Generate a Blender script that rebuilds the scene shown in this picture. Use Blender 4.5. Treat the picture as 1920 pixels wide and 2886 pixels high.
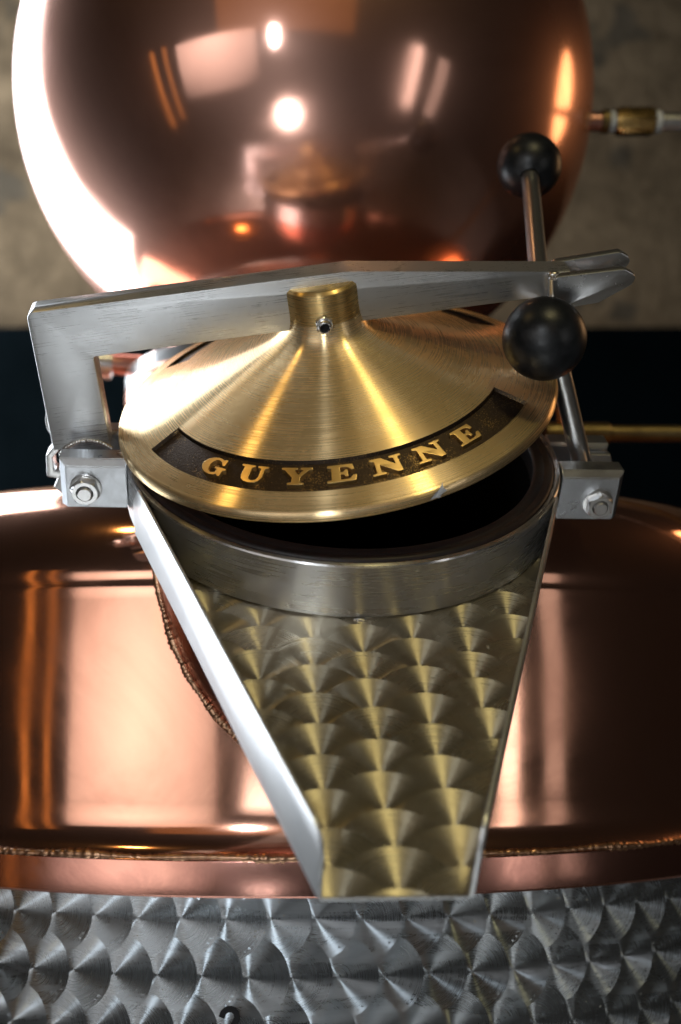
import bpy, bmesh, math, random
from math import sin, cos, pi, radians, sqrt, atan2, hypot
from mathutils import Matrix, Vector
random.seed(7)
for ob in list(bpy.data.objects):
    bpy.data.objects.remove(ob, do_unlink=True)
SC = bpy.context.scene
COL = SC.collection
CZ = 1.30                                   # camera height above the floor

# ------------------------------------------------------------------ camera
cam = bpy.data.cameras.new('camera')
cam.sensor_fit = 'VERTICAL'; cam.sensor_height = 36.0; cam.sensor_width = 24.0
cam.lens = 40.0
cam.clip_start = 0.02; cam.clip_end = 60
cam.dof.use_dof = True; cam.dof.focus_distance = 0.575; cam.dof.aperture_fstop = 5.6
camo = bpy.data.objects.new('camera', cam); COL.objects.link(camo)
camo.location = (0, 0, CZ); camo.rotation_euler = (radians(90 + 8.63), 0, 0)
SC.camera = camo

# ------------------------------------------------------------------ world and lamps
W = bpy.data.worlds.new('World'); SC.world = W; W.use_nodes = True
bg = W.node_tree.nodes['Background']
bg.inputs[0].default_value = (1.0, 0.86, 0.74, 1); bg.inputs[1].default_value = 0.008


def lamp(name, loc, target, size, radiance, color, shape='RECTANGLE', spread=180):
    l = bpy.data.lights.new(name, 'AREA'); l.shape = shape
    l.size = size[0]; l.size_y = size[1] if len(size) > 1 else size[0]
    a = l.size * l.size_y * (pi / 4 if shape in ('DISK', 'ELLIPSE') else 1)
    l.energy = radiance * pi * a * 1.0; l.color = color
    l.spread = radians(spread)
    o = bpy.data.objects.new(name, l); COL.objects.link(o)
    o.location = (loc[0], loc[1], loc[2] + CZ)
    d = Vector((target[0] - loc[0], target[1] - loc[1], target[2] - loc[2]))
    o.rotation_euler = d.to_track_quat('-Z', 'Y').to_euler()
    return o


COOL = (0.86, 0.93, 1.0); WHITE = (1.0, 0.97, 0.93); WARM = (1.0, 0.66, 0.22); AMBER = (1.0, 0.48, 0.12)
lamp('window_daylight', (-1.25, 1.92, 0.62), (0.0, 1.75, 0.42), (1.36, 2.3), 7.5, COOL)
lamp('high_window', (-0.32, -0.95, 0.27), (0.0, 0.6, -0.05), (0.05, 0.22), 115.0, (0.86, 0.94, 1.0), 'ELLIPSE')
lamp('camera_lamp', (-0.125, -0.14, -0.16), (-0.04, 0.7, 0.38), (0.15, 0.19), 1.6, (0.92, 0.97, 1.0), 'ELLIPSE', 58)
lamp('pot_fill', (-1.15, -1.10, -0.02), (-0.06, 0.66, 0.05), (1.15, 0.74), 0.112, (1.0, 0.95, 0.92), 'RECTANGLE', 46)  # added fill panel, gives the pot wall its salmon reflection
lamp('side_window', (1.20, -0.53, 0.02), (-0.04, 0.66, 0.0), (0.13, 0.66), 2.6, WHITE)
lamp('side_window_pale', (1.40, -0.27, 0.02), (-0.04, 0.66, 0.0), (0.14, 0.60), 0.50, WHITE)
lamp('ceiling_lamp', (0.33, -0.35, 1.25), (0.05, 0.5, 0.0), (0.12, 0.12), 75.0, (1.0, 0.84, 0.36), 'DISK')
lamp('overhead_fill', (0.28, -0.35, 1.40), (0.05, 0.5, 0.0), (0.65, 0.7), 1.1, (1.0, 0.88, 0.64), 'ELLIPSE')  # added soft fill: lifts the lid and widens the chute fans
lamp('wall_lamp_left', (-0.80, 0.10, 1.25), (0.0, 0.6, 0.1), (0.11, 0.11), 26.0, WARM, 'DISK')
lamp('floor_fill', (-0.20, 0.05, 0.30), (-0.20, 0.05, -1.3), (0.34, 0.34), 42.0, (0.86, 0.93, 1.0), 'DISK', 58)  # added unseen lamp, lights the floor that arm and dome reflect
lamp('amber_strip', (-1.45, -0.20, 0.0), (-0.04, 0.66, 0.0), (0.05, 0.8), 0.6, AMBER)  # added strip lamp, makes an orange line reflected in the copper
lamp('amber_strip_thin', (-1.40, -0.36, 0.0), (-0.04, 0.66, 0.0), (0.035, 0.8), 0.6, AMBER)  # second added strip, a thinner orange reflection
lamp('amber_fill', (-0.30, -2.1, 0.70), (-0.04, 0.7, 0.4), (2.6, 0.9), 0.20, AMBER)  # added wide panel for the orange band reflected high on the dome
lamp('side_lamp_warm', (1.3, 1.35, 0.75), (-0.04, 0.95, 0.5), (0.25, 0.5), 5.0, (1.0, 0.55, 0.25), 'ELLIPSE')

SC.view_settings.view_transform = 'Standard'; SC.view_settings.look = 'None'
SC.view_settings.exposure = 0.18; SC.view_settings.gamma = 1.0
SC.view_settings.use_curve_mapping = False
SC.render.engine = 'CYCLES'
cy = SC.cycles
cy.use_denoising = True
try: cy.denoiser = 'OPENIMAGEDENOISE'
except Exception: pass
cy.max_bounces = 10; cy.glossy_bounces = 8; cy.diffuse_bounces = 4
cy.caustics_reflective = False; cy.caustics_refractive = False
cy.sample_clamp_indirect = 6.0

# ------------------------------------------------------------------ frames
def frame(tilt, yaw):
    return Matrix.Rotation(radians(yaw), 4, 'Z') @ Matrix.Rotation(radians(tilt), 4, 'X')

NECK = Matrix.Translation((0.0020, 0.6273, 0.1321 + CZ)) @ frame(39.55, 5.1)
LID = NECK @ Matrix.Translation((-0.0058, 0.0059, 0.02805)) @ Matrix.Rotation(radians(-10.09), 4, 'Y') @ Matrix.Rotation(radians(2.14), 4, 'X')
PR = 0.440                                   # pot wall radius
PY = 0.655 + PR                              # pot axis

# ------------------------------------------------------------------ node helpers
class NT:
    def __init__(self, name):
        self.m = bpy.data.materials.new(name); self.m.use_nodes = True
        self.t = self.m.node_tree; self.N = self.t.nodes; self.b = self.N['Principled BSDF']
    def n(self, typ, **kw):
        x = self.N.new('ShaderNode' + typ)
        for k, v in kw.items(): setattr(x, k, v)
        return x
    def l(self, a, b): self.t.links.new(a, b)
    def math(self, op, a, b=None, c=None, clamp=False):
        x = self.n('Math', operation=op); x.use_clamp = clamp
        for i, v in enumerate((a, b, c)):
            if v is None: continue
            if hasattr(v, 'is_linked') or hasattr(v, 'links'): self.l(v, x.inputs[i])
            else: x.inputs[i].default_value = v
        return x.outputs[0]
    def vmath(self, op, a, b=None):
        x = self.n('VectorMath', operation=op)
        for i, v in enumerate((a, b)):
            if v is None: continue
            if hasattr(v, 'links'): self.l(v, x.inputs[i])
            else: x.inputs[i].default_value = v
        return x
    def objco(self):
        return self.n('TexCoord').outputs['Object']
    def noise(self, vec, scale, detail=4, rough=.55, dist=0.0, stretch=None):
        if stretch is not None:
            vec = self.vmath('MULTIPLY', vec, stretch).outputs[0]
        x = self.n('TexNoise'); x.inputs['Scale'].default_value = scale
        x.inputs['Detail'].default_value = detail; x.inputs['Roughness'].default_value = rough
        x.inputs['Distortion'].default_value = dist
        self.l(vec, x.inputs['Vector']); return x.outputs['Fac']
    def ramp(self, fac, a, b, lo, hi):
        x = self.n('MapRange'); x.clamp = True
        x.inputs[1].default_value = a; x.inputs[2].default_value = b
        x.inputs[3].default_value = lo; x.inputs[4].default_value = hi
        self.l(fac, x.inputs[0]); return x.outputs[0]
    def mix(self, fac, c1, c2):
        x = self.n('Mix', data_type='RGBA')
        if hasattr(fac, 'links'): self.l(fac, x.inputs[0])
        else: x.inputs[0].default_value = fac
        for k, c in ((6, c1), (7, c2)):
            if hasattr(c, 'links'): self.l(c, x.inputs[k])
            else: x.inputs[k].default_value = (*c, 1)
        return x.outputs[2]
    def bump(self, h, strength, dist=0.001, nrm=None):
        x = self.n('Bump'); x.inputs['Strength'].default_value = strength; x.inputs['Distance'].default_value = dist
        self.l(h, x.inputs['Height'])
        if nrm is not None: self.l(nrm, x.inputs['Normal'])
        return x.outputs[0]
    def set(self, key, v):
        s = self.b.inputs[key]
        if hasattr(v, 'links'): self.l(v, s)
        elif hasattr(v, '__len__'): s.default_value = (*v, 1) if len(v) == 3 else v
        else: s.default_value = v
    def satin(self, fac, rough):
        """second, wider gloss lobe: the haze of a worn satin finish"""
        g = self.n('BsdfAnisotropic'); g.distribution = 'GGX'; g.inputs['Roughness'].default_value = rough
        src = self.b.inputs['Base Color'].links[0].from_socket
        self.l(src, g.inputs['Color'])
        if self.b.inputs['Normal'].links: self.l(self.b.inputs['Normal'].links[0].from_socket, g.inputs['Normal'])
        mx = self.n('MixShader'); mx.inputs[0].default_value = fac
        self.l(self.b.outputs[0], mx.inputs[1]); self.l(g.outputs[0], mx.inputs[2])
        self.l(mx.outputs[0], self.N['Material Output'].inputs['Surface'])
    def world_vec(self, v):
        x = self.n('VectorTransform', vector_type='VECTOR', convert_from='OBJECT', convert_to='WORLD')
        self.l(v, x.inputs[0]); return x.outputs[0]


def polar(t, v):
    s = t.n('SeparateXYZ'); t.l(v, s.inputs[0])
    r = t.math('SQRT', t.math('ADD', t.math('MULTIPLY', s.outputs[0], s.outputs[0]), t.math('MULTIPLY', s.outputs[1], s.outputs[1])))
    a = t.math('ARCTAN2', s.outputs[1], s.outputs[0])
    return s, r, a


def mat_turned(name, col, col2, rough=.25, aniso=.8, streak=.25, lines=900.0, blot=0.5, axial=False, satin=(.38, .54)):
    """lathe-turned metal: scratches run round the object's Z axis"""
    t = NT(name); oc = t.objco(); s, r, a = polar(t, oc)
    rad = t.n('CombineXYZ')
    if axial: rad.inputs[2].default_value = 1.0
    else: t.l(s.outputs[0], rad.inputs[0]); t.l(s.outputs[1], rad.inputs[1])
    t.set('Metallic', 1.0); t.set('Anisotropic', aniso); t.l(t.world_vec(rad.outputs[0]), t.b.inputs['Tangent'])
    v = t.n('CombineXYZ'); t.l(t.math('MULTIPLY', r, lines), v.inputs[0]); t.l(t.math('MULTIPLY', s.outputs[2], lines), v.inputs[1]); t.l(t.math('MULTIPLY', a, 1.6), v.inputs[2])
    st = t.noise(v.outputs[0], 1.0, 3, .6)
    bl = t.noise(oc, 32, 5, .6, .6)
    bl2 = t.noise(oc, 9, 3, .5, .4)
    t.set('Base Color', t.mix(t.ramp(t.math('ADD', t.math('MULTIPLY', bl, .6), t.math('MULTIPLY', bl2, .4)), .40, .66, 0, blot), col, col2))
    t.set('Roughness', t.math('ADD', t.ramp(st, .3, .7, rough - .05, rough + .07), t.ramp(bl, .4, .7, -.02, .06)))
    t.set('Normal', t.bump(st, streak, .00004))
    t.satin(*satin)
    return t.m


def mat_brushed(name, col, tang, stretch, rough=.3, aniso=.75, streak=.3, blot=.3, scale=1.0):
    """straight-brushed sheet metal; tang = direction across the scratches"""
    t = NT(name); oc = t.objco()
    t.set('Metallic', 1.0); t.set('Anisotropic', aniso)
    c = t.n('CombineXYZ')
    for i in range(3): c.inputs[i].default_value = tang[i]
    t.l(t.world_vec(c.outputs[0]), t.b.inputs['Tangent'])
    st = t.noise(oc, scale, 4, .65, 0, stretch)
    bl = t.noise(oc, 40, 5, .6, .5)
    dark = tuple(x * .72 for x in col)
    t.set('Base Color', t.mix(t.ramp(bl, .42, .7, 0, blot), col, dark))
    t.set('Roughness', t.math('ADD', t.ramp(st, .3, .7, rough - .08, rough + .10), t.ramp(bl, .4, .7, -.03, .08)))
    t.set('Normal', t.bump(st, streak, .00005))
    t.satin(.40, .55)
    return t.m


def mat_metal(name, col, rough=.2, col2=None, var=.08, nscale=18, wave=0.0, wscale=8, fine=.0, blot=.5, haze=0.0):
    """polished metal with smudges and a slightly wavy, hand-hammered surface"""
    t = NT(name); oc = t.objco(); t.set('Metallic', 1.0)
    n1 = t.noise(oc, nscale, 6, .62, .8); n2 = t.noise(oc, nscale * .3, 3, .5, .3)
    m = t.math('ADD', t.math('MULTIPLY', n1, .55), t.math('MULTIPLY', n2, .45))
    t.set('Base Color', t.mix(t.ramp(m, .40, .64, 0, blot), col, col2 or tuple(x * .8 for x in col)))
    t.set('Roughness', t.ramp(m, .34, .66, rough - var * .5, rough + var))
    nr = None
    if wave > 0: nr = t.bump(t.noise(oc, wscale, 2, .4), wave, .01)
    if fine > 0: nr = t.bump(t.noise(oc, 500, 3, .6), fine, .0004, nr)
    if nr is not None: t.set('Normal', nr)
    if haze: t.satin(haze, .42)
    return t.m


def mat_swirl(name, col, rough=.3, aniso=.85, grime=(.3, .26, .18), gfac=.35, gscale=30, gstretch=(1, 1, 1), satin=.20):
    """engine-turned (spot swirled) steel: every spot carries its own centre as an attribute"""
    t = NT(name); t.set('Metallic', 1.0); t.set('Anisotropic', aniso)
    at = t.n('Attribute', attribute_name='spot_centre'); geo = t.n('NewGeometry')
    rad = t.vmath('SUBTRACT', geo.outputs['Position'], at.outputs['Vector'])
    t.l(rad.outputs[0], t.b.inputs['Tangent'])
    ln = t.vmath('LENGTH', rad.outputs[0]).outputs['Value']
    a1 = t.n('Attribute', attribute_name='spot_seed')
    v = t.n('CombineXYZ'); t.l(t.math('MULTIPLY', ln, 2600.0), v.inputs[0]); t.l(a1.outputs['Fac'], v.inputs[1])
    w = t.noise(geo.outputs['Position'], 60, 2, .5)
    t.l(t.math('MULTIPLY', w, 1.5), v.inputs[2])
    st = t.noise(v.outputs[0], 1.0, 3, .6)
    gr = t.noise(geo.outputs['Position'], gscale, 7, .68, .9, gstretch)
    gm = t.ramp(gr, .48, .66, 0, 1)
    dust = t.ramp(t.noise(geo.outputs['Position'], 420, 2, .5), .715, .745, 0, .7)
    t.set('Base Color', t.mix(dust, t.mix(t.math('MULTIPLY', gm, gfac), col, grime), (0.62, 0.60, 0.55)))
    t.set('Metallic', t.math('SUBTRACT', 1.0, dust))
    sv = t.math('MULTIPLY', t.math('SUBTRACT', t.math('FRACT', a1.outputs['Fac']), .5), .07)
    t.set('Roughness', t.math('ADD', t.math('ADD', t.ramp(st, .3, .7, rough - .06, rough + .08), sv), t.math('MULTIPLY', gm, .16)))
    t.set('Normal', t.bump(st, .45, .00004))
    t.satin(satin, .55)
    return t.m


def mat_plain(name, col, rough=.5, metallic=0.0, spec=.5, col2=None, nscale=60, bump=0.0, bscale=400, blot=1.0):
    t = NT(name); oc = t.objco(); t.set('Metallic', metallic); t.set('Specular IOR Level', spec)
    n = t.noise(oc, nscale, 5, .6, .3)
    t.set('Base Color', t.mix(t.ramp(n, .35, .68, 0, blot), col, col2 or tuple(x * .8 for x in col)))
    t.set('Roughness', t.ramp(n, .3, .7, rough - .05, rough + .08))
    if bump: t.set('Normal', t.bump(t.noise(oc, bscale, 4, .6), bump, .0006))
    return t.m


COPPER_C = (0.89, 0.47, 0.33); COPPER_D = (0.62, 0.27, 0.17)
M_copper_pot = mat_metal('polished_copper_sheet', COPPER_C, .075, COPPER_D, .11, 11, .15, 7, .015, .5, .07)
M_copper_head = mat_metal('polished_copper_dome', (0.87, 0.48, 0.37), .12, (0.50, 0.25, 0.20), .14, 7, .14, 6, .015, .75, .26)
M_copper_band = mat_metal('copper_band', (0.66, 0.33, 0.25), .14, (0.38, 0.18, 0.15), .12, 20, .08, 12, .04, .8, .08)
M_copper_neck = mat_metal('copper_neck_sheet', (0.62, 0.33, 0.27), .28, (0.38, 0.18, 0.15), .10, 22, .04, 12, .05, .6)
M_weld = mat_metal('weld_bead_copper', (0.74, 0.44, 0.27), .32, (0.24, 0.13, 0.08), .16, 130, 0, 8, .2, .9)
M_weld_steel = mat_metal('weld_bead_steel', (0.62, 0.60, 0.57), .25, (0.40, 0.36, 0.31), .12, 200, 0, 8, .1, .6)
BRASS = (0.93, 0.71, 0.41); BRASS2 = (0.82, 0.54, 0.23)
M_lid = mat_turned('turned_brass', BRASS, BRASS2, .26, 1.0, .12, 1400.0, .5)
M_boss = mat_turned('turned_brass_boss', (0.76, 0.54, 0.24), (0.60, 0.38, 0.13), .26, .9, .18, 1500.0, .4, True, (.35, .5))
M_brass = mat_metal('plain_brass', (0.78, 0.52, 0.20), .24, (0.55, 0.33, 0.10), .1, 60, 0, 8, .05, .6)
M_letter = mat_metal('worn_brass_letter', (0.86, 0.58, 0.23), .34, (0.70, 0.44, 0.16), .08, 120, 0, 8, .05, .4)
M_arm = mat_brushed('brushed_steel_arm', (0.60, 0.61, 0.62), (0, 0, 1), (28, 1200, 1700), .30, .75, .20, .15)
M_steel = mat_metal('satin_steel', (0.64, 0.65, 0.66), .24, (0.50, 0.49, 0.47), .10, 60, 0, 8, .10, .5, .3)
M_bright = mat_metal('bright_steel', (0.76, 0.76, 0.76), .16, (0.62, 0.60, 0.57), .10, 90, 0, 8, .06, .4, .35)
M_zinc = mat_metal('zinc_plated_steel', (0.55, 0.57, 0.60), .30, (0.40, 0.41, 0.42), .12, 90, 0, 8, .12, .6)
M_collar = mat_turned('turned_steel_collar', (0.62, 0.62, 0.63), (0.44, 0.43, 0.41), .27, .95, .15, 700.0, .5, True, (.2, .5))
M_chute_wall = mat_metal('chute_sheet_steel', (0.70, 0.71, 0.72), .40, (0.56, 0.55, 0.53), .08, 40, 0, 8, .04, .4)
M_rubber = mat_plain('dark_rubber_gasket', (0.010, 0.008, 0.008), .45, 0, .35, (0.022, 0.012, 0.011), 90, .15, 500)
M_knob = mat_plain('black_bakelite', (0.006, 0.007, 0.008), .34, 0, .35, (0.013, 0.014, 0.016), 120, .10, 900)
M_dark = mat_plain('interior_shade', (0.003, 0.0025, 0.002), .8, 0, .05)  # darkness of the open mouth put into the colour
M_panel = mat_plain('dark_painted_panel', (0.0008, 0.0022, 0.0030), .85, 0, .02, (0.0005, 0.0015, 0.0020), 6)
M_ink = mat_plain('black_marker_ink', (0.008, 0.008, 0.010), .5, 0, .4)
M_nipple_hole = mat_plain('shadowed_bore', (0.006, 0.006, 0.007), .6, 0, .2)
M_pipe = mat_metal('tarnished_brass_pipe', (0.24, 0.18, 0.08), .42, (0.12, 0.085, 0.04), .12, 50, 0, 8, .05, .9)
M_white_ring = mat_plain('white_sealing_ring', (0.62, 0.62, 0.60), .5)
M_swirl_chute = mat_swirl('engine_turned_steel_chute', (0.56, 0.51, 0.40), .30, 1.0, (0.34, 0.27, 0.17), .45, 34)
M_swirl_jacket = mat_swirl('engine_turned_steel_jacket', (0.54, 0.60, 0.65), .25, 1.0, (0.70, 0.76, 0.82), .8, 11, (1, 1, 6.0), .12)

# dark patinated brass of the name band: speckled where the patina is rubbed through
def mat_band():
    t = NT('patinated_name_band'); oc = t.objco()
    s, r, a = polar(t, oc)
    sp = t.noise(oc, 1500, 2, .6); big = t.noise(oc, 55, 3, .6, .4)
    thr = t.ramp(big, .44, .68, .66, .50)
    k = t.ramp(t.math('SUBTRACT', sp, thr), 0, .05, 0, 1)
    t.set('Metallic', 1.0)
    t.set('Base Color', t.mix(k, (0.060, 0.043, 0.032), (0.34, 0.22, 0.09)))
    t.set('Roughness', t.ramp(k, 0, 1, .46, .32))
    t.set('Normal', t.bump(t.noise(oc, 900, 4, .65), .55, .0005))
    return t.m
M_band = mat_band()

def mat_concrete():
    t = NT('rough_grey_plaster'); oc = t.objco()
    n1 = t.noise(oc, 3.2, 8, .68, .5); n2 = t.noise(oc, 14, 6, .7, .2)
    m = t.math('ADD', t.math('MULTIPLY', n1, .6), t.math('MULTIPLY', n2, .4))
    c = t.mix(t.ramp(m, .36, .62, 0, 1), (0.050, 0.034, 0.018), (0.165, 0.118, 0.070))
    hole = t.noise(oc, 7.5, 2, .5)
    c = t.mix(t.ramp(hole, .64, .70, 0, .75), c, (0.045, 0.038, 0.028))
    t.set('Base Color', c); t.set('Roughness', .9); t.set('Specular IOR Level', .2)
    t.set('Normal', t.bump(m, .8, .02))
    return t.m
M_concrete = mat_concrete()
M_floor = mat_plain('pale_concrete_floor', (0.32, 0.31, 0.29), .75, 0, .3, (0.22, 0.21, 0.20), 3)

# ------------------------------------------------------------------ mesh helpers
def mk(name, verts, faces, mat, parent=None, smooth=True, sharp=32, mw=None):
    me = bpy.data.meshes.new(name); me.from_pydata([tuple(v) for v in verts], [], faces); me.update()
    return finish(name, me, mat, parent, smooth, sharp, mw)

def finish(name, me, mat, parent=None, smooth=True, sharp=32, mw=None):
    if mat: me.materials.append(mat)
    for p in me.polygons: p.use_smooth = smooth
    if smooth and sharp: me.set_sharp_from_angle(angle=radians(sharp))
    o = bpy.data.objects.new(name, me); COL.objects.link(o)
    if parent is not None: o.parent = parent
    if mw is not None: o.matrix_local = mw
    return o

def bm_obj(name, bm, mat, parent=None, smooth=True, sharp=32, mw=None):
    bmesh.ops.recalc_face_normals(bm, faces=bm.faces)
    me = bpy.data.meshes.new(name); bm.to_mesh(me); bm.free()
    return finish(name, me, mat, parent, smooth, sharp, mw)

def empty(name, mw, label, cat, group=None):
    o = bpy.data.objects.new(name, None); COL.objects.link(o); o.matrix_world = mw; o.empty_display_size = .02
    o['label'] = label; o['category'] = cat
    if group: o['group'] = group
    return o

def revolve(prof, seg=96, a0=0.0, a1=2 * pi):
    """prof: list of (r, z); closed loop round Z when the full turn"""
    full = abs(a1 - a0 - 2 * pi) < 1e-6
    n = seg if full else seg + 1
    V = []; F = []
    for i in range(n):
        a = a0 + (a1 - a0) * i / seg
        for r, z in prof: V.append((r * cos(a), r * sin(a), z))
    m = len(prof)
    for i in range(seg):
        j = (i + 1) % n
        for k in range(m - 1):
            F.append((i * m + k, j * m + k, j * m + k + 1, i * m + k + 1))
    return V, F

def rev_obj(name, prof, mat, parent=None, seg=96, mw=None, sharp=32):
    V, F = revolve(prof, seg)
    bm = bmesh.new(); me = bpy.data.meshes.new('t'); me.from_pydata(V, [], F); bm.from_mesh(me); bpy.data.meshes.remove(me)
    bmesh.ops.remove_doubles(bm, verts=bm.verts, dist=1e-7)
    return bm_obj(name, bm, mat, parent, True, sharp, mw)

def arc(cx, cz, r, d0, d1, n=8):
    return [(cx + r * cos(radians(d0 + (d1 - d0) * i / n)), cz + r * sin(radians(d0 + (d1 - d0) * i / n))) for i in range(n + 1)]

def box_bm(x0, x1, y0, y1, z0, z1, bev=0.0, seg=2):
    bm = bmesh.new()
    bmesh.ops.create_cube(bm, size=1, matrix=Matrix.Translation(((x0 + x1) / 2, (y0 + y1) / 2, (z0 + z1) / 2)) @ Matrix.Diagonal((x1 - x0, y1 - y0, z1 - z0, 1)))
    if bev: bmesh.ops.bevel(bm, geom=list(bm.edges), offset=bev, segments=seg, affect='EDGES', profile=.5)
    return bm

def round_poly(pts, rad, n=5):
    """round the corners of an outline; rad = number or list"""
    out = []; m = len(pts)
    for i, p in enumerate(pts):
        r = rad[i] if hasattr(rad, '__len__') else rad
        p = Vector(p); a = Vector(pts[i - 1]); b = Vector(pts[(i + 1) % m])
        if r <= 0: out.append(tuple(p)); continue
        u = (a - p).normalized(); v = (b - p).normalized()
        ang = u.angle(v); d = min(r / math.tan(ang / 2), .48 * (a - p).length, .48 * (b - p).length); r = d * math.tan(ang / 2)
        c = p + (u + v).normalized() * (r / sin(ang / 2))
        s = p + u * d - c; e = p + v * d - c
        a0 = atan2(s.y, s.x); a1 = atan2(e.y, e.x)
        while a1 - a0 > pi: a1 -= 2 * pi
        while a1 - a0 < -pi: a1 += 2 * pi
        for k in range(n + 1):
            t = a0 + (a1 - a0) * k / n; out.append((c.x + r * cos(t), c.y + r * sin(t)))
    return out

def prism_bm(pts, y0, y1, bev=.0006, plane='xz'):
    """outline in x-z (or x-y) extruded along y (or z) with rounded rims"""
    bm = bmesh.new()
    def P(p, h): return (p[0], h, p[1]) if plane == 'xz' else (p[0], p[1], h)
    f = bm.faces.new([bm.verts.new(P(p, y0)) for p in pts])
    r = bmesh.ops.extrude_face_region(bm, geom=[f])
    vs = [g for g in r['geom'] if isinstance(g, bmesh.types.BMVert)]
    for v in vs:
        if plane == 'xz': v.co.y = y1
        else: v.co.z = y1
    if bev:
        rim = []
        for e in bm.edges:
            a, b = e.verts
            k = 1 if plane == 'xz' else 2
            if abs(a.co[k] - b.co[k]) < 1e-9: rim.append(e)
        bmesh.ops.bevel(bm, geom=rim, offset=bev, segments=2, affect='EDGES', profile=.5)
    return bm

def tube(path, rad, seg=10, closed=False, radf=None, cap=True):
    V = []; F = []; n = len(path); path = [Vector(p) for p in path]
    up = None
    for i, p in enumerate(path):
        q = path[(i + 1) % n] if (closed or i < n - 1) else p
        o = path[i - 1] if (closed or i > 0) else p
        t = (q - o).normalized()
        if up is None: up = t.orthogonal().normalized()
        up = (up - t * up.dot(t)).normalized(); w = t.cross(up)
        r = rad * (radf(i) if radf else 1)
        for k in range(seg):
            a = 2 * pi * k / seg; V.append(p + (up * cos(a) + w * sin(a)) * r)
    for i in range(n if closed else n - 1):
        j = (i + 1) % n
        for k in range(seg):
            l = (k + 1) % seg; F.append((i * seg + k, i * seg + l, j * seg + l, j * seg + k))
    if cap and not closed:
        F.append(tuple(range(seg))[::-1]); F.append(tuple((n - 1) * seg + k for k in range(seg)))
    return V, F

def align(p0, p1):
    d = Vector(p1) - Vector(p0)
    return Matrix.Translation(p0) @ d.to_track_quat('Z', 'Y').to_matrix().to_4x4(), d.length

def rod(name, p0, p1, r, mat, parent, chamfer=.0008, seg=40):
    M, L = align(p0, p1)
    return rev_obj(name, [(0, 0), (r - chamfer, 0), (r, chamfer), (r, L - chamfer), (r - chamfer, L), (0, L)], mat, parent, seg, M)

def hexnut(name, af, h, bore, mat, parent, mw, ch=.0010):
    """six-sided nut with chamfered corners, along local +Z from 0 to h"""
    bm = bmesh.new(); R = af / 2 / cos(pi / 6)
    rings = []
    N = 48
    def rad(a, lim):
        k = (a + pi / 6) % (pi / 3) - pi / 6
        return min(af / 2 / cos(k), lim)
    for z, lim in ((0, af / 2 * 1.0), (ch, R), (h - ch, R), (h, af / 2 * 1.0)):
        rings.append([bm.verts.new((rad(2 * pi * i / N, lim) * cos(2 * pi * i / N), rad(2 * pi * i / N, lim) * sin(2 * pi * i / N), z)) for i in range(N)])
    rings.append([bm.verts.new((bore * 1.12 * cos(2 * pi * i / N), bore * 1.12 * sin(2 * pi * i / N), h)) for i in range(N)])
    rings.append([bm.verts.new((bore * cos(2 * pi * i / N), bore * sin(2 * pi * i / N), h - .0008)) for i in range(N)])
    rings.append([bm.verts.new((bore * cos(2 * pi * i / N), bore * sin(2 * pi * i / N), .0004)) for i in range(N)])
    for a, b in zip(rings, rings[1:]):
        for i in range(N): bm.faces.new((a[i], a[(i + 1) % N], b[(i + 1) % N], b[i]))
    return bm_obj(name, bm, mat, parent, True, 28, mw)

# ------------------------------------------------------------------ setting: floor, wall, panel
fl = mk('floor', [(-4, -4, 0), (4, -4, 0), (4, 2.6, 0), (-4, 2.6, 0)], [(0, 1, 2, 3)], M_floor); fl['kind'] = 'structure'
WY = 2.60; WZ = WY * math.tan(radians(17.65))
def wall_mesh():
    V = []; F = []; nx, nz = 60, 36
    for j in range(nz + 1):
        for i in range(nx + 1):
            x = -3 + 6 * i / nx; z = (WZ + CZ - .02) + (3.4 - WZ - CZ) * j / nz
            V.append((x, WY + .010 * sin(x * 5.1 + z * 3) * cos(z * 7.3 + x) + random.uniform(-.004, .004), z))
    for j in range(nz):
        for i in range(nx):
            a = j * (nx + 1) + i; F.append((a, a + 1, a + nx + 2, a + nx + 1))
    k = len(V); V += [(-3, WY + .2, WZ + CZ - .02), (3, WY + .2, WZ + CZ - .02), (3, WY + .2, 3.4), (-3, WY + .2, 3.4)]
    F.append((k, k + 3, k + 2, k + 1))
    return V, F
w = mk('wall', *wall_mesh(), M_concrete); w['label'] = 'rough grey plaster wall behind the copper still head'; w['category'] = 'wall'
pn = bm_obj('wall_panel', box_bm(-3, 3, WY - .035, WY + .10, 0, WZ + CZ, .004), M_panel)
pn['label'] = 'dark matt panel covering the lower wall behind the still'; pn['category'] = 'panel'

# ------------------------------------------------------------------ still pot
pot = empty('still_pot', Matrix.Translation((-0.034, PY, 0)), 'copper still pot with steel jacket, manway collar and hinge lugs', 'still')
Zp = lambda z: z + CZ
ZW0, ZW1 = -0.075, 0.0588
rho = .072
shell = []
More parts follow.
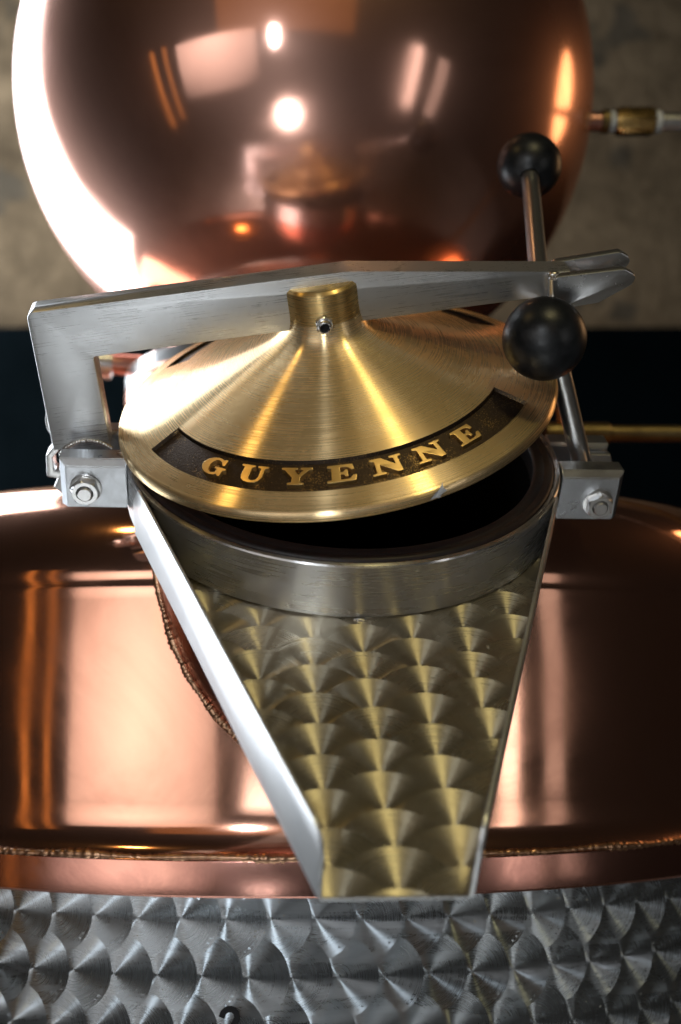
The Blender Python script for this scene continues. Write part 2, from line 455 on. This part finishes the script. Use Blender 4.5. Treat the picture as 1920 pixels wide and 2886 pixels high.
# concave fillet from the band up into the wall
shell += [(PR + .0085, Zp(-.0940)), (PR + .0055, Zp(-.0915)), (PR + .0030, Zp(-.0875)), (PR + .0012, Zp(-.0825)), (PR + .0003, Zp(-.0775)), (PR, Zp(-.072))]
for i in range(1, 24): shell.append((PR + .0008 * sin(pi * i / 24), Zp(-.072 + (.0588 - .004 + .072) * i / 24)))
shell += [(PR, Zp(.0550)), (PR + .0005, Zp(.0580)), (PR + .0012, Zp(.0605))]
cxx = PR + .0018 - rho
for d in range(4, 84, 4): shell.append((cxx + rho * cos(radians(d)), Zp(.0600 + rho * sin(radians(d)))))
rl, zl = shell[-1]
for i in range(1, 9): 
    r = rl + (.128 - rl) * i / 8; shell.append((r, zl + (rl - r) * .10))
SHELL = shell[:]
BR = PR + .0112
rev_obj('copper_band', [(PR, Zp(-.0950))] + arc(BR - .0015, Zp(-.0962), .0015, 90, 0, 4) + [(BR, Zp(-.1140)), (BR - .0008, Zp(-.1152)), (PR + .005, Zp(-.1154))], M_copper_band, pot, 220)
# welded seam between band and shell
def ripple_ring(R, z, rad, n, name, mat, parent, a0=0, a1=2 * pi):
    path = []; rr = []
    for i in range(n):
        a = a0 + (a1 - a0) * i / n
        path.append((( R + random.uniform(-.0003, .0003)) * cos(a), (R) * sin(a), z + random.uniform(-.00025, .00025) + .0004 * sin(a * 37)))
        rr.append((.86 + .12 * (0.5 + 0.5 * sin(i * pi / 2.0)) + .30 * sin(i * .041) * sin(i * .113 + 1)) * random.uniform(.86, 1.10))
    V, F = tube(path, rad, 8, True, lambda i: rr[i])
    return mk(name, V, F, mat, parent, True, 0)
ripple_ring(PR + .0090, Zp(-.0942), .0026, 2200, 'weld_seam', M_weld, pot)

# steel jacket with engine-turned spots
JR = PR + .0080
jk = rev_obj('steel_jacket', [(JR, Zp(-.1143)), (JR, .10), (JR - .01, .06), (JR - .01, .0), (0, 0)], M_swirl_jacket, pot, 160)

def spots_obj(name, discs, mat, parent):
    """discs: list of (list of rings of world points, centre). One mesh: the sheet's swirled finish"""
    V = []; F = []; C = []; S = []
    for verts, faces, c in discs:
        k = len(V); sd = random.uniform(0, 100)
        V += verts; F += [tuple(i + k for i in f) for f in faces]; C += [c] * len(verts); S += [sd] * len(verts)
    me = bpy.data.meshes.new(name); me.from_pydata([tuple(v) for v in V], [], F); me.update()
    a = me.attributes.new('spot_centre', 'FLOAT_VECTOR', 'POINT'); a.data.foreach_set('vector', [x for c in C for x in c])
    b = me.attributes.new('spot_seed', 'FLOAT', 'POINT'); b.data.foreach_set('value', S)
    o = finish(name, me, mat, parent, True, 0)
    return o

def jacket_spots():
    discs = []; pitch = .0247; row = .0300; R0 = .0222
    n = int(2.0 * JR / pitch)
    px, py = -0.034, PY
    rings, seg = 5, 40
    for j in range(9):
        zc = Zp(-.120 - .0065) - j * row
        for i in range(n):
            s = (i - n / 2 + (.5 if j % 2 else 0)) * pitch - .004 + random.uniform(-.0006, .0006)
            lvl = (n - i) * 2 - (1 if j % 2 else 0)
            off = .00012 + lvl * 7e-6 + j * 1.3e-6
            zz = zc + random.uniform(-.0006, .0006)
            vs = []; fs = []
            def pt(du, dz):
                ph = -pi / 2 + (s + du) / JR; r = JR + off
                return (r * cos(ph), r * sin(ph), min(zz + dz, Zp(-.1130)))
            vs.append(pt(0, 0))
            for q in range(1, rings + 1):
                for t in range(seg):
                    a = 2 * pi * t / seg; vs.append(pt(R0 * q / rings * cos(a), R0 * q / rings * sin(a)))
            for t in range(seg):
                fs.append((0, 1 + t, 1 + (t + 1) % seg))
                for q in range(rings - 1):
                    a = 1 + q * seg; b = a + seg
                    fs.append((a + t, b + t, b + (t + 1) % seg, a + (t + 1) % seg))
            c = pt(0, 0); c = (JR * cos(-pi / 2 + s / JR) + px, JR * sin(-pi / 2 + s / JR) + py, zz)
            discs.append((vs, fs, c))
    return discs
sj = spots_obj('swirl_finish', jacket_spots(), M_swirl_jacket, jk)

# hand-written numeral on the jacket (only its top half is in the picture)
def on_jacket(u, z, out=.0016):
    ph = -pi / 2 + (u + .034) / JR
    return (JR + out) * cos(ph), (JR + out) * sin(ph), z
pts2 = [(-.0050, .0052), (-.0042, .0078), (-.0022, .0096), (.0008, .0096), (.0030, .0080), (.0034, .0055), (.0024, .0028), (.0006, .0004), (-.0016, -.0018), (-.0040, -.0038), (-.0052, -.0050), (-.0020, -.0044), (.0020, -.0050), (.0046, -.0040)]
path = []
for a, b in zip(pts2, pts2[1:]):
    for k in range(4): path.append((a[0] + (b[0] - a[0]) * k / 4, a[1] + (b[1] - a[1]) * k / 4))
NUM_U, NUM_Z = -.0590, -.1825
V = []; F = []
for i, p in enumerate(path):
    q = path[min(i + 1, len(path) - 1)]; o = path[max(i - 1, 0)]
    t = Vector((q[0] - o[0], q[1] - o[1])).normalized(); nn = Vector((-t.y, t.x)) * .0016
    for sgn in (-1, 1):
        V.append(on_jacket(NUM_U + p[0] + sgn * nn.x, Zp(NUM_Z + p[1] + sgn * nn.y)))
for i in range(len(path) - 1): F.append((2 * i, 2 * i + 1, 2 * i + 3, 2 * i + 2))
mk('marker_numeral', V, F, M_ink, jk, True, 0)['label'] = 'hand-drawn black marker numeral two'

# manway neck: sheet-copper tube sticking out of the shoulder, axis of the collar
NECK_P = Matrix.Translation((-0.034, PY, 0)).inverted() @ NECK          # neck frame in the pot's space
def shell_radius(z):
    for (r0, z0), (r1, z1) in zip(SHELL, SHELL[1:]):
        if z0 <= z <= z1: return r0 + (r1 - r0) * ((z - z0) / max(z1 - z0, 1e-9))
    return 0 if z > SHELL[-1][1] else PR + .0085
def neck_r(t): return .1120 - .15 * max(0, t - .035)
def neck_hit(a):
    t = .02
    while t < .30:
        p = NECK_P @ Vector((neck_r(t) * cos(a), neck_r(t) * sin(a), -t))
        if hypot(p.x, p.y) < shell_radius(p.z): break
        t += .0006
    return t
V, F = revolve(shell, 480)
NPI = NECK_P.inverted(); inside = []
for v in V:
    q = NPI @ Vector(v); inside.append(q.z < .02 and hypot(q.x, q.y) < neck_r(-q.z) - .0085)
F = [f for f in F if not any(inside[i] for i in f)]
mk('copper_shell', V, F, M_copper_pot, pot, True, 32)
NN = 180
seam = []
V = []; F = []
for i in range(NN):
    a = 2 * pi * i / NN; th = neck_hit(a)
    ts = [.022 + (th + .006 - .022) * k / 10 for k in range(11)]
    for t in ts: V.append(NECK_P @ Vector((neck_r(t) * cos(a), neck_r(t) * sin(a), -t)))
    seam.append((a, th))
for i in range(NN):
    j = (i + 1) % NN
    for k in range(10): F.append((i * 11 + k, j * 11 + k, j * 11 + k + 1, i * 11 + k + 1))
mk('manway_neck', V, F, M_copper_neck, pot, True, 40)
path = []; rr = []
for i in range(NN):
    for k in range(6):
        a = 2 * pi * (i + k / 6) / NN; t = seam[i][1] + (seam[(i + 1) % NN][1] - seam[i][1]) * k / 6
        g = .0012
        p = NECK_P @ Vector(((neck_r(t) + g) * cos(a), (neck_r(t) + g) * sin(a), -t + random.uniform(-.0003, .0003)))
        path.append(p); q_ = i * 6 + k; rr.append((.84 + .14 * (.5 + .5 * sin(q_ * 2 * pi / 4)) + .30 * sin(q_ * .05) * sin(q_ * .131 + 1)) * random.uniform(.84, 1.16))
V, F = tube(path, .0026, 8, True, lambda i: rr[i])
mk('neck_weld', V, F, M_weld, pot, True, 0)
# collar and gasket
rev_obj('manway_collar', [(.1150, -.0330), (.1196, -.0330), (.1196, -.0297), (.1206, -.0295), (.1210, -.0291), (.1210, -.0010), (.1204, -.0002), (.1196, 0), (.1180, 0), (.1176, -.0006), (.1176, -.010), (.1060, -.012)], M_collar, pot, 200, NECK_P)
rev_obj('gasket', [(.1175, -.0075)] + [(.1175, -.0010)] + arc(.1150, -.0010, .0024, 0, 90, 4) + [(.1120, .0006), (.1105, .0012)] + arc(.1080, -.0010, .0022, 90, 180, 5) + [(.1058, -.014)], M_rubber, pot, 200, NECK_P)
rev_obj('neck_liner', [(.1059, -.010), (.1010, -.030), (.0965, -.060), (.0750, -.20), (0, -.20)], M_dark, pot, 120, NECK_P)  # inner tube; the mouth's shade is in its near-black colour
# tack weld at the front of the collar
bm = bmesh.new(); bmesh.ops.create_icosphere(bm, subdivisions=3, radius=1)
for v in bm.verts:
    k = 1 + .25 * sin(v.co.x * 7 + 1) * cos(v.co.y * 5); v.co = Vector((v.co.x * .0036 * k, v.co.y * .0014 * k, v.co.z * .0012 * k)) + Vector((.001, -.1222, -.0305))
bm_obj('tack_weld', bm, M_weld_steel, pot, True, 0, NECK_P)

def bracket(x0, x1, z0, z1, px, pz, side):
    """hinge lug: two plates with a pin through them; side -1 left, +1 right"""
    e = bpy.data.objects.new('hinge_lug', None); COL.objects.link(e); e.parent = pot; e.matrix_local = NECK_P
    def plate(name, y0, y1, ch):
        bm = bmesh.new()
        bmesh.ops.create_cube(bm, size=1, matrix=Matrix.Translation(((x0 + x1) / 2, (y0 + y1) / 2, (z0 + z1) / 2)) @ Matrix.Diagonal((x1 - x0, y1 - y0, z1 - z0, 1)))
        fe = [ed for ed in bm.edges if all(abs(v.co.y - y0) < 1e-7 for v in ed.verts) and not all(v.co.z < z0 + 1e-6 for v in ed.verts)
              and not all((v.co.x > x1 - 1e-6) if side < 0 else (v.co.x < x0 + 1e-6) for v in ed.verts)]
        bmesh.ops.bevel(bm, geom=fe, offset=ch, segments=1, affect='EDGES')
        bmesh.ops.bevel(bm, geom=[ed for ed in bm.edges if ed.calc_face_angle(0) > .3], offset=.0005, segments=2, affect='EDGES')
        return bm_obj(name, bm, M_zinc, e, True, 25)
    plate('lug_plate', -.0245, -.0105, .0034)
    plate('lug_plate', .0105, .0225, .0012)
    X90 = Matrix.Rotation(pi / 2, 4, 'X')
    hexnut('nut', .0135, .0060, .0042, M_bright, e, Matrix.Translation((px, -.0248, pz)) @ X90 @ Matrix.Rotation(.25 if side < 0 else .05, 4, 'Z'))
    rev_obj('washer', [(.004, 0), (.0086, 0), (.0086, .0009), (.0082, .0011), (.004, .0011)], M_bright, e, 40, Matrix.Translation((px, -.0244, pz)) @ X90)
    rev_obj('pin', [(0, .0), (.0040, 0), (.0040, .0605), (.0034, .0613), (0, .0613)], M_bright, e, 32, Matrix.Translation((px, .029, pz)) @ X90)
    hexnut('nut', .0135, .0060, .0042, M_bright, e, Matrix.Translation((px, .0285, pz)) @ X90)
    # gusset plate under the lug
    if side < 0: g = [(x0 - .0085, -.031), (x0 - .0005, -.012), (x0 + .010, -.012), (x0 + .010, -.036), (x0 - .004, -.0365)]
    else: g = [(x1 + .0060, -.020), (x1 - .0005, -.004), (x1 - .012, -.004), (x1 - .012, -.030), (x1 - .001, -.028)]
    bm_obj('gusset', prism_bm(g, .004, .0090, .0006), M_bright, e)
    return e
lugL = bracket(-.1545, -.1190, -.0270, .0015, -.1408, -.0150, -1)
lugR = bracket(.1205, .1560, -.0305, -.0005, .1430, -.0195, 1)
# safety ring and bent clip hanging on the left lug
V, F = tube([(-.1600 + .0060 * cos(a), .018 + .003 * sin(a), .0045 + .0085 * sin(a)) for a in [2 * pi * i / 40 for i in range(40)]], .0013, 8, True)
mk('safety_ring', V, F, M_bright, lugL, True, 0)
bm_obj('safety_clip', prism_bm(round_poly([(-.1555, .003), (-.1660, -.011), (-.1665, -.0245), (-.1560, -.0260), (-.1560, -.0215), (-.1620, -.0205), (-.1625, -.0125), (-.1535, -.001)], .0012, 3), .004, .014, .0006), M_bright, lugL)

# ------------------------------------------------------------------ discharge chute
chute = empty('discharge_chute', NECK, 'tapering steel discharge chute with swirl-polished floor under the manway', 'chute')
FX, FY = .0272, -.2890; BX, BY = .1130, -.0430; ZB = -.0305
a_b = atan2(BY, BX) - radians(2)
plate_poly = [(-FX, FY), (FX, FY), (BX, BY)] + [(.1195 * cos(a_b + (-pi - 2 * a_b) * i / 36), .1195 * sin(a_b + (-pi - 2 * a_b) * i / 36)) for i in range(37)] + [(-BX, BY)]
bm_obj('floor_plate', prism_bm(plate_poly, ZB - .0017, ZB - .0004, .0002, 'xy'), M_chute_wall, chute)

def clip_poly(pts, poly):
    out = pts
    for i in range(len(poly)):
        a = poly[i]; b = poly[(i + 1) % len(poly)]
        res = []
        def side(p): return (b[0] - a[0]) * (p[1] - a[1]) - (b[1] - a[1]) * (p[0] - a[0])
        for k in range(len(out)):
            p, q = out[k - 1], out[k]; sp, sq = side(p), side(q)
            if (sp >= 0) != (sq >= 0):
                t = sp / (sp - sq); res.append((p[0] + (q[0] - p[0]) * t, p[1] + (q[1] - p[1]) * t))
            if sq >= 0: res.append(q)
        out = res
        if not out: return []
    return out
def chute_spots():
    discs = []; ac, al, R0 = .0243, .01985, .0228
    inner = [(-FX + .0004, FY + .0002), (FX - .0004, FY + .0002), (BX - .001, BY), (BX - .001, -.03), (-BX + .001, -.03), (-BX + .001, BY)]
    for ci in range(-5, 6):
        for rj in range(-1, 16):
            x = .0009 + ci * ac + random.uniform(-.0009, .0009); y = -.3080 + rj * al + (al / 2 if ci % 2 else 0) + random.uniform(-.0010, .0010)
            lvl = 40 - 2 * rj - (1 if ci % 2 else 0)
            z = ZB + lvl * 9e-6 + (ci + 6) * 1e-6
            pts = [(x + R0 * cos(2 * pi * t / 72), y + R0 * sin(2 * pi * t / 72)) for t in range(72)]
            pts = clip_poly(pts, inner)
            if len(pts) < 3 or all(hypot(*p) < .1196 for p in pts): continue
            pts = [p if hypot(*p) >= .1196 else (p[0] * .1196 / hypot(*p), p[1] * .1196 / hypot(*p)) for p in pts]
            c = NECK @ Vector((x, y, ZB))
            discs.append(([(p[0], p[1], z) for p in pts], [tuple(range(len(pts)))], tuple(c)))
    return discs
spots_obj('swirl_finish', chute_spots(), M_swirl_chute, chute)
for s in (-1, 1):
    # side wall: sheet standing on the slanted edge of the floor
    p0 = Vector((s * (FX + .0002), FY, 0)); p1 = Vector((s * (BX + .0002), BY, 0)); d = (p1 - p0); Lw = d.length
    ang = atan2(d.y, d.x)
    out = round_poly([(0, ZB - .0008), (Lw, ZB - .0008), (Lw, -.012), (Lw - .010, .0008), (.0, .0008)], [.0006, 0, .004, .006, .011], 6)
    bm = prism_bm(out, -.0008, .0008, .0003)
    bm_obj('side_wall', bm, M_chute_wall, chute, True, 30, Matrix.Translation(p0) @ Matrix.Rotation(ang, 4, 'Z'))

# ------------------------------------------------------------------ brass lid
lid = empty('manway_lid', LID, 'conical brass manway lid lettered GUYENNE, held half open by the steel arm', 'lid')
zc = lambda r: .0516 - .4 * r
RB0, RB1 = .0914, .1083
DEPTH = .0020
TH0, TH1 = -65.5, 62.8
def in_band(deg):                            # degrees measured from the front (-Y), both name bands
    for c in (0, 180):
        k = (deg - c + 180) % 360 - 180
        if TH0 < k < TH1: return True
    return False
def lid_mesh():
    rs = [.0205, .0215, .0235, .027] + [.031 + i * .006 for i in range(10)] + [.0905, RB0, RB0 + .0005, .096, .100, .104, RB1 - .0005, RB1, .1115, .1150, .1175]
    zs = [.0520, .0475, .0440, .0415] + [zc(r) for r in rs[4:]]
    degs = set(i * 1.5 for i in range(-120, 120))
    for c in (0, 180):
        for e in (TH0, TH1):
            for dd in (-.35, .0):
                k = (e + c + (dd if e > 0 else -dd) + 180) % 360 - 180; degs.add(round(k, 3))
    degs = sorted(degs); n = len(degs); m = len(rs)
    V = []
    for dg in degs:
        a = radians(dg)
        k = min(((dg - c + 180) % 360 - 180 for c in (0, 180)), key=abs)
        deep = (TH0 + .3) < k < (TH1 - .3)
        for r, z in zip(rs, zs):
            zz = z - (DEPTH if (deep and RB0 + .0002 < r < RB1 - .0002) else 0)
            V.append((r * sin(a), -r * cos(a), zz))
    FA = []; FBs = []
    for i in range(n):
        j = (i + 1) % n
        mid = degs[i] + ((degs[j] - degs[i]) % 360) / 2
        for q in range(m - 1):
            f = (i * m + q, i * m + q + 1, j * m + q + 1, j * m + q)
            if in_band(mid) and RB0 - 1e-6 <= rs[q] and rs[q + 1] <= RB1 + 1e-6: FBs.append(f)
            else: FA.append(f)
    return V, FA, FBs
LV, FA, FBs = lid_mesh()
def sub(name, V, F, mat, parent, sharp):
    used = sorted({i for f in F for i in f}); mp = {k: i for i, k in enumerate(used)}
    bm = bmesh.new(); vs = [bm.verts.new(V[k]) for k in used]
    for f in F: bm.faces.new([vs[mp[i]] for i in f])
    bm.normal_update()
    me = bpy.data.meshes.new(name); bm.to_mesh(me); bm.free()
    return finish(name, me, mat, parent, True, sharp)
sub('cone', LV, FA, M_lid, lid, 40)
front_f = [f for f in FBs if sum(LV[i][1] for i in f) < 0 and True]
FB_front = [f for f in FBs if abs(((math.degrees(atan2(sum(LV[i][0] for i in f), -sum(LV[i][1] for i in f)))) + 180) % 360 - 180) < 90]
FB_back = [f for f in FBs if f not in set(FB_front)]
band1 = sub('name_band', LV, FB_front, M_band, lid, 50); band1['label'] = 'dark recessed band with raised brass letters GUYENNE'
band2 = sub('name_band', LV, FB_back, M_band, lid, 50); band2['label'] = 'dark recessed lettered band on the far side of the lid'
rev_obj('rim', [(.1175, zc(.1175)), (.1190, .0042)] + [(.1200, .0034), (.1207, .0020), (.1210, .0004), (.1208, -.0008), (.1200, -.0014), (.112, -.0018), (.108, .0005), (.03, .030)], M_lid, lid, 240)
rev_obj('boss', [(.0215, .0455), (.0205, .0520), (.0203, .0560), (.0203, .0670), (.0201, .0682), (.0186, .0697), (.0183, .0698), (.0, .0698)], M_boss, lid, 96)
# chipped paint flake on the rim edge
bm = bmesh.new()
fk = [(-4.6, -.0004), (-2.0, .0030), (.6, .0046), (2.6, .0066), (2.2, .0040), (3.6, .0022), (1.0, .0012), (0, -.0006), (-2.4, .0000)]
FLECK = 20.0
def rim_pt(deg, h):
    a = radians(FLECK + deg); r = .1213 if h < .003 else .1213 - (h - .003) * .9
    return (r * sin(a), -r * cos(a), h + .0002)
bm.faces.new([bm.verts.new(rim_pt(d * .55, h * .85)) for d, h in fk])
bm_obj('paint_fleck', bm, mat_plain('grey_white_paint', (0.55, 0.56, 0.57), .5), lid, False)

# letters
GLY = {
 'E': (1.0, [(0,0),(.92,0),(.99,.34),(.88,.34),(.78,.17),(.66,.12),(.43,.12),(.43,.45),(.52,.45),(.58,.40),(.60,.30),(.69,.30),(.69,.70),(.60,.70),(.58,.61),(.52,.56),(.43,.56),(.43,.88),(.62,.88),(.74,.83),(.83,.68),(.93,.68),(.89,1),(0,1),(0,.90),(.15,.86),(.15,.14),(0,.10)]),
 'N': (1.16, [(0,0),(.44,0),(.44,.09),(.30,.13),(.30,.66),(.84,0),(1.01,0),(1.01,.87),(1.15,.91),(1.15,1),(.72,1),(.72,.91),(.87,.87),(.87,.44),(.42,1),(0,1),(0,.91),(.16,.85),(.16,.13),(0,.09)]),
 'Y': (1.12, [(.30,0),(.84,0),(.84,.09),(.70,.13),(.70,.44),(.98,.86),(1.11,.90),(1.11,1),(.70,1),(.70,.90),(.82,.87),(.64,.57),(.44,.87),(.57,.90),(.57,1),(0,1),(0,.90),(.12,.86),(.43,.42),(.43,.13),(.30,.09)]),
 'U': (1.08, [(0,1),(0,.90),(.13,.87),(.13,.35),(.18,.16),(.30,.03),(.50,-.02),(.70,.01),(.84,.12),(.92,.32),(.92,.87),(1.06,.90),(1.06,1),(.66,1),(.66,.90),(.80,.87),(.80,.34),(.74,.18),(.62,.11),(.52,.13),(.45,.20),(.42,.34),(.42,.87),(.54,.90),(.54,1)]),
 'G': (1.08, [(.95,1.0),(.87,1.0),(.80,.94),(.68,1.0),(.52,1.02),(.30,.95),(.14,.82),(.05,.66),(.02,.5),(.05,.32),(.14,.16),(.30,.04),(.52,-.02),(.70,.02),(.80,.10),(.88,0),(.96,0),(.96,.36),(1.07,.40),(1.07,.49),(.60,.49),(.60,.40),(.73,.36),(.71,.18),(.58,.10),(.45,.14),(.36,.28),(.32,.5),(.36,.72),(.46,.86),(.60,.90),(.75,.82),(.84,.64),(.95,.64)]),
}
def letter_mesh(ch):
    w, pts = GLY[ch]
    cu = bpy.data.curves.new('glyph', 'CURVE'); cu.dimensions = '2D'; cu.fill_mode = 'BOTH'
    sp = cu.splines.new('POLY'); rp = round_poly(pts, .028, 2); sp.points.add(len(rp) - 1)
    for p, q in zip(sp.points, rp): p.co = (q[0] - w / 2, q[1], 0, 1)
    sp.use_cyclic_u = True
    cu.extrude = .5; cu.bevel_depth = .022; cu.bevel_resolution = 2; cu.offset = -.012
    o = bpy.data.objects.new('glyph', cu); COL.objects.link(o)
    dg = bpy.context.evaluated_depsgraph_get(); me = bpy.data.meshes.new_from_object(o.evaluated_get(dg))
    bpy.data.objects.remove(o, do_unlink=True); bpy.data.curves.remove(cu)
    return me
HCAP = .0098
def place_letter(ch, deg, parent):
    me = letter_mesh(ch)
    bm = bmesh.new(); bm.from_mesh(me); bmesh.ops.remove_doubles(bm, verts=bm.verts, dist=.0005)
    bmesh.ops.triangulate(bm, faces=[f for f in bm.faces if len(f.verts) > 4])
    for v in bm.verts:
        rr_ = .1046 - v.co.y * HCAP * .928
        th = radians(deg) + v.co.x * HCAP * 1.42 / .0995
        h = (v.co.z + .522) / 1.044
        z = zc(rr_) - DEPTH - .0002 + h * (DEPTH + .0004)
        rr2 = rr_
        v.co = Vector((rr2 * sin(th), -rr2 * cos(th), z))
    return bm_obj('letter', bm, M_letter, parent, True, 35)
for ch, dg in zip('GUYENNE', (-40.0, -27.0, -14.2, -1.5, 11.2, 24.1, 37.0)):
    place_letter(ch, dg, band1); place_letter(ch, dg + 180, band2)
# grease nipple in the boss
NP = Matrix.Translation((-.0010, -.0200, .0535)) @ Matrix.Rotation(pi / 2, 4, 'X')
gn = hexnut('grease_nipple', .0086, .0032, .0030, M_bright, lid, NP, .0005)
rev_obj('nipple_stem', [(.0034, .0030), (.0036, .0036), (.0036, .0056), (.0033, .0064), (.0027, .0067), (.0024, .0064), (.0022, .0050), (.0022, .0040)], M_bright, gn, 36)
rev_obj('nipple_bore', [(.0023, .0046), (.0, .0044)], M_nipple_hole, gn, 24)

# ------------------------------------------------------------------ clamp arm
arm = empty('clamp_lever', LID, 'brushed steel angled clamp lever crossing above the brass lid', 'lever')
AY0, AY1 = -.0090, .0062
out = round_poly([(-.1512, .0768), (.0140, .0752), (.1195, .0597), (.1300, .0582), (.1300, .0462), (-.1232, .0476), (-.1268, -.0060), (-.1578, -.0040)],
                 [.0040, .03, 0, .001, .001, .0012, .0006, .0006], 5)
bm_obj('bar', prism_bm(out, AY0, AY1, .0007), M_arm, arm, True, 30)
# fork: two cheeks welded to the end of the bar
near = round_poly([(.1200, .0590), (.1560, .0582), (.1622, .0540), (.1606, .0492), (.1425, .0413), (.1200, .0405)], [.0012, .004, .0035, .005, .006, .001], 5)
bmn = prism_bm(near, -.0152, -.0094, .0010)
bm_obj('fork_cheek', bmn, M_steel, arm, True, 30)
far = round_poly([(.1225, .0580), (.1600, .0588), (.1658, .0545), (.1640, .0500), (.1460, .0420), (.1225, .0410)], [.004, .004, .0035, .005, .006, .001], 5)
bm_obj('fork_cheek', prism_bm(far, .0066, .0130, .0010), M_steel, arm, True, 30)
# rounded weld fillet where the near cheek meets the bar
rod('weld_fillet', (.1205, -.0115, .0425), (.1205, -.0115, .0582), .0034, M_bright, arm, .001, 24)
bm = bmesh.new(); bmesh.ops.create_icosphere(bm, subdivisions=3, radius=.0026, matrix=Matrix.Translation((.1200, -.0108, .0590)) @ Matrix.Diagonal((1.1, .8, .6, 1)))
bm_obj('weld_bead', bm, M_weld_steel, arm, True, 0)
# knuckle tube on the hinge pin, welded to the leg of the arm
PIV = LID.inverted() @ NECK @ Vector((-.1408, 0, -.0150))
kn = Matrix.Translation((PIV.x, 0, PIV.z)) @ Matrix.Rotation(pi / 2, 4, 'X')
rev_obj('knuckle', [(.0042, -.0098), (.0165, -.0098), (.0172, -.0090), (.0172, .0082), (.0165, .0090), (.0042, .0090)], M_bright, arm, 64, kn @ Matrix.Translation((0, 0, 0)))
path = []; rr = []
for i in range(60):
    a = radians(38 + 104 * i / 59); path.append((PIV.x + .0182 * cos(a), AY0 - .0004, PIV.z + .0182 * sin(a)))
    rr.append((.75 + .4 * (i % 3 == 0)) * random.uniform(.85, 1.15))
V, F = tube(path, .0012, 8, False, lambda i: rr[i])
mk('knuckle_weld', V, F, M_weld_steel, arm, True, 0)

# ------------------------------------------------------------------ T-bolt clamp
tb = empty('clamp_bolt', NECK, 'steel swing bolt with sliding bar and two black ball knobs on the right lug', 'clamp')
PB = Vector((.1430, .0015, -.0195)); PJ = Vector((.1020, .0135, .0915))
rod('bolt_shaft', PB, PJ + (PJ - PB).normalized() * .006, .0058, M_bright, tb)
dJ = (PJ - PB).normalized()
rod('bolt_head', PJ - dJ * .010, PJ + dJ * .0085, .0078, M_steel, tb, .0015)
rod('bolt_eye', PB + Vector((0, -.0095, 0)), PB + Vector((0, .0095, 0)), .0105, M_steel, tb)
KN = Vector((.0935, -.0388, .0838)); KF = Vector((.1289, .1838, .1152))
dk = (KF - KN).normalized()
rod('sliding_bar', KN + dk * .008, KF - dk * .008, .0054, M_bright, tb)
def knob(p, d):
    M, _ = align(p, p + d)
    R = .0211
    prof = []
    for i in range(0, 41):
        a = -pi / 2 + (pi - .34) * i / 40
        prof.append((max(R * cos(a), 0), R * sin(a)))
    prof += [(.0064, prof[-1][1] + .0004), (.0058, prof[-1][1] - .0004), (.0055, .012)]
    k = rev_obj('ball_knob', prof, M_knob, tb, 64, M, 40)
knob(KN, dk); knob(KF, -dk)

# ------------------------------------------------------------------ copper still head
HC = Vector((-.0310, .950, .513)); HR = .2510
head = empty('copper_dome', Matrix.Translation((HC.x, HC.y, CZ + .150)), 'large polished copper onion-shaped still dome above the pot', 'still dome')
Hz = lambda z: z - .150
prof = []
for i in range(0, 97):
    a = radians(-60.5 + (60.5 + 68) * i / 96); prof.append((HR * cos(a), Hz(HC.z + HR * sin(a))))
for i in range(1, 10):
    t = i / 9; prof.append((.094 - .012 * t, Hz(HC.z + HR * sin(radians(68)) + .30 * t)))
rev_obj('dome', prof, M_copper_head, head, 220)
zb = HC.z - HR * sin(radians(60.5)); rb = HR * cos(radians(60.5))
rev_obj('column', [(rb, Hz(zb)), (rb - .004, Hz(zb - .010)), (rb - .006, Hz(zb - .022)), (rb - .004, Hz(.160)), (.128, Hz(.1430))], M_copper_head, head, 120)
rev_obj('flange', [(.118, Hz(.2560)), (.149, Hz(.2560)), (.151, Hz(.2540)), (.151, Hz(.2440)), (.149, Hz(.2420)), (.118, Hz(.2420))], M_bright, head, 120)
rev_obj('flange', [(.118, Hz(.2405)), (.149, Hz(.2405)), (.151, Hz(.2385)), (.151, Hz(.2285)), (.149, Hz(.2265)), (.118, Hz(.2265))], M_copper_head, head, 120)
for i in range(12):
    a = 2 * pi * (i + .35) / 12
    hexnut('flange_bolt', .017, .010, .004, M_bright, head, Matrix.Translation((.139 * cos(a), .139 * sin(a), Hz(.2562))))
    hexnut('flange_bolt', .017, .012, .004, M_bright, head, Matrix.Translation((.139 * cos(a), .139 * sin(a), Hz(.2145))))
# small fittings beside the column
rod('side_spigot', (-.125, -.03, Hz(.262)), (-.166, -.04, Hz(.262)), .0085, M_copper_neck, head)
rod('spigot_cap', (-.158, -.038, Hz(.262)), (-.172, -.0415, Hz(.262)), .0130, M_bright, head)

# ------------------------------------------------------------------ brass pipe fittings on the right
uni = empty('pipe_union', Matrix.Translation((.231, .955, CZ + .4985)), 'brass pipe union on a steel tube leaving the copper dome', 'pipe')
def xrod(name, x0, x1, r, mat, par, seg=48): return rod(name, (x0, 0, 0), (x1, 0, 0), r, mat, par, .0012, seg)
xrod('spigot', -.035, .004, .0085, M_copper_neck, uni)
xrod('coupling', .002, .0095, .0105, M_pipe, uni)
xrod('sealing_ring', .0090, .0150, .0095, M_white_ring, uni)
hexnut('union_nut', .0225, .034, .008, M_brass, uni, Matrix.Translation((.0155, 0, 0)) @ Matrix.Rotation(pi / 2, 4, 'Y') @ Matrix.Rotation(.2, 4, 'Z'), .003)
xrod('sealing_ring', .0492, .0560, .0098, M_white_ring, uni)
xrod('tube', .0555, .60, .0076, M_steel, uni)

bp = empty('brass_pipe', Matrix.Translation((.190, .86, CZ + .192)), 'horizontal brass pipe running behind the right hinge lug', 'pipe')
xrod('tube', -.03, .70, .0065, M_pipe, bp)
xrod('collar', -.032, .018, .0085, M_pipe, bp)
rod('tee_stub', (-.016, 0, .004), (-.016, 0, .020), .0065, M_brass, bp)
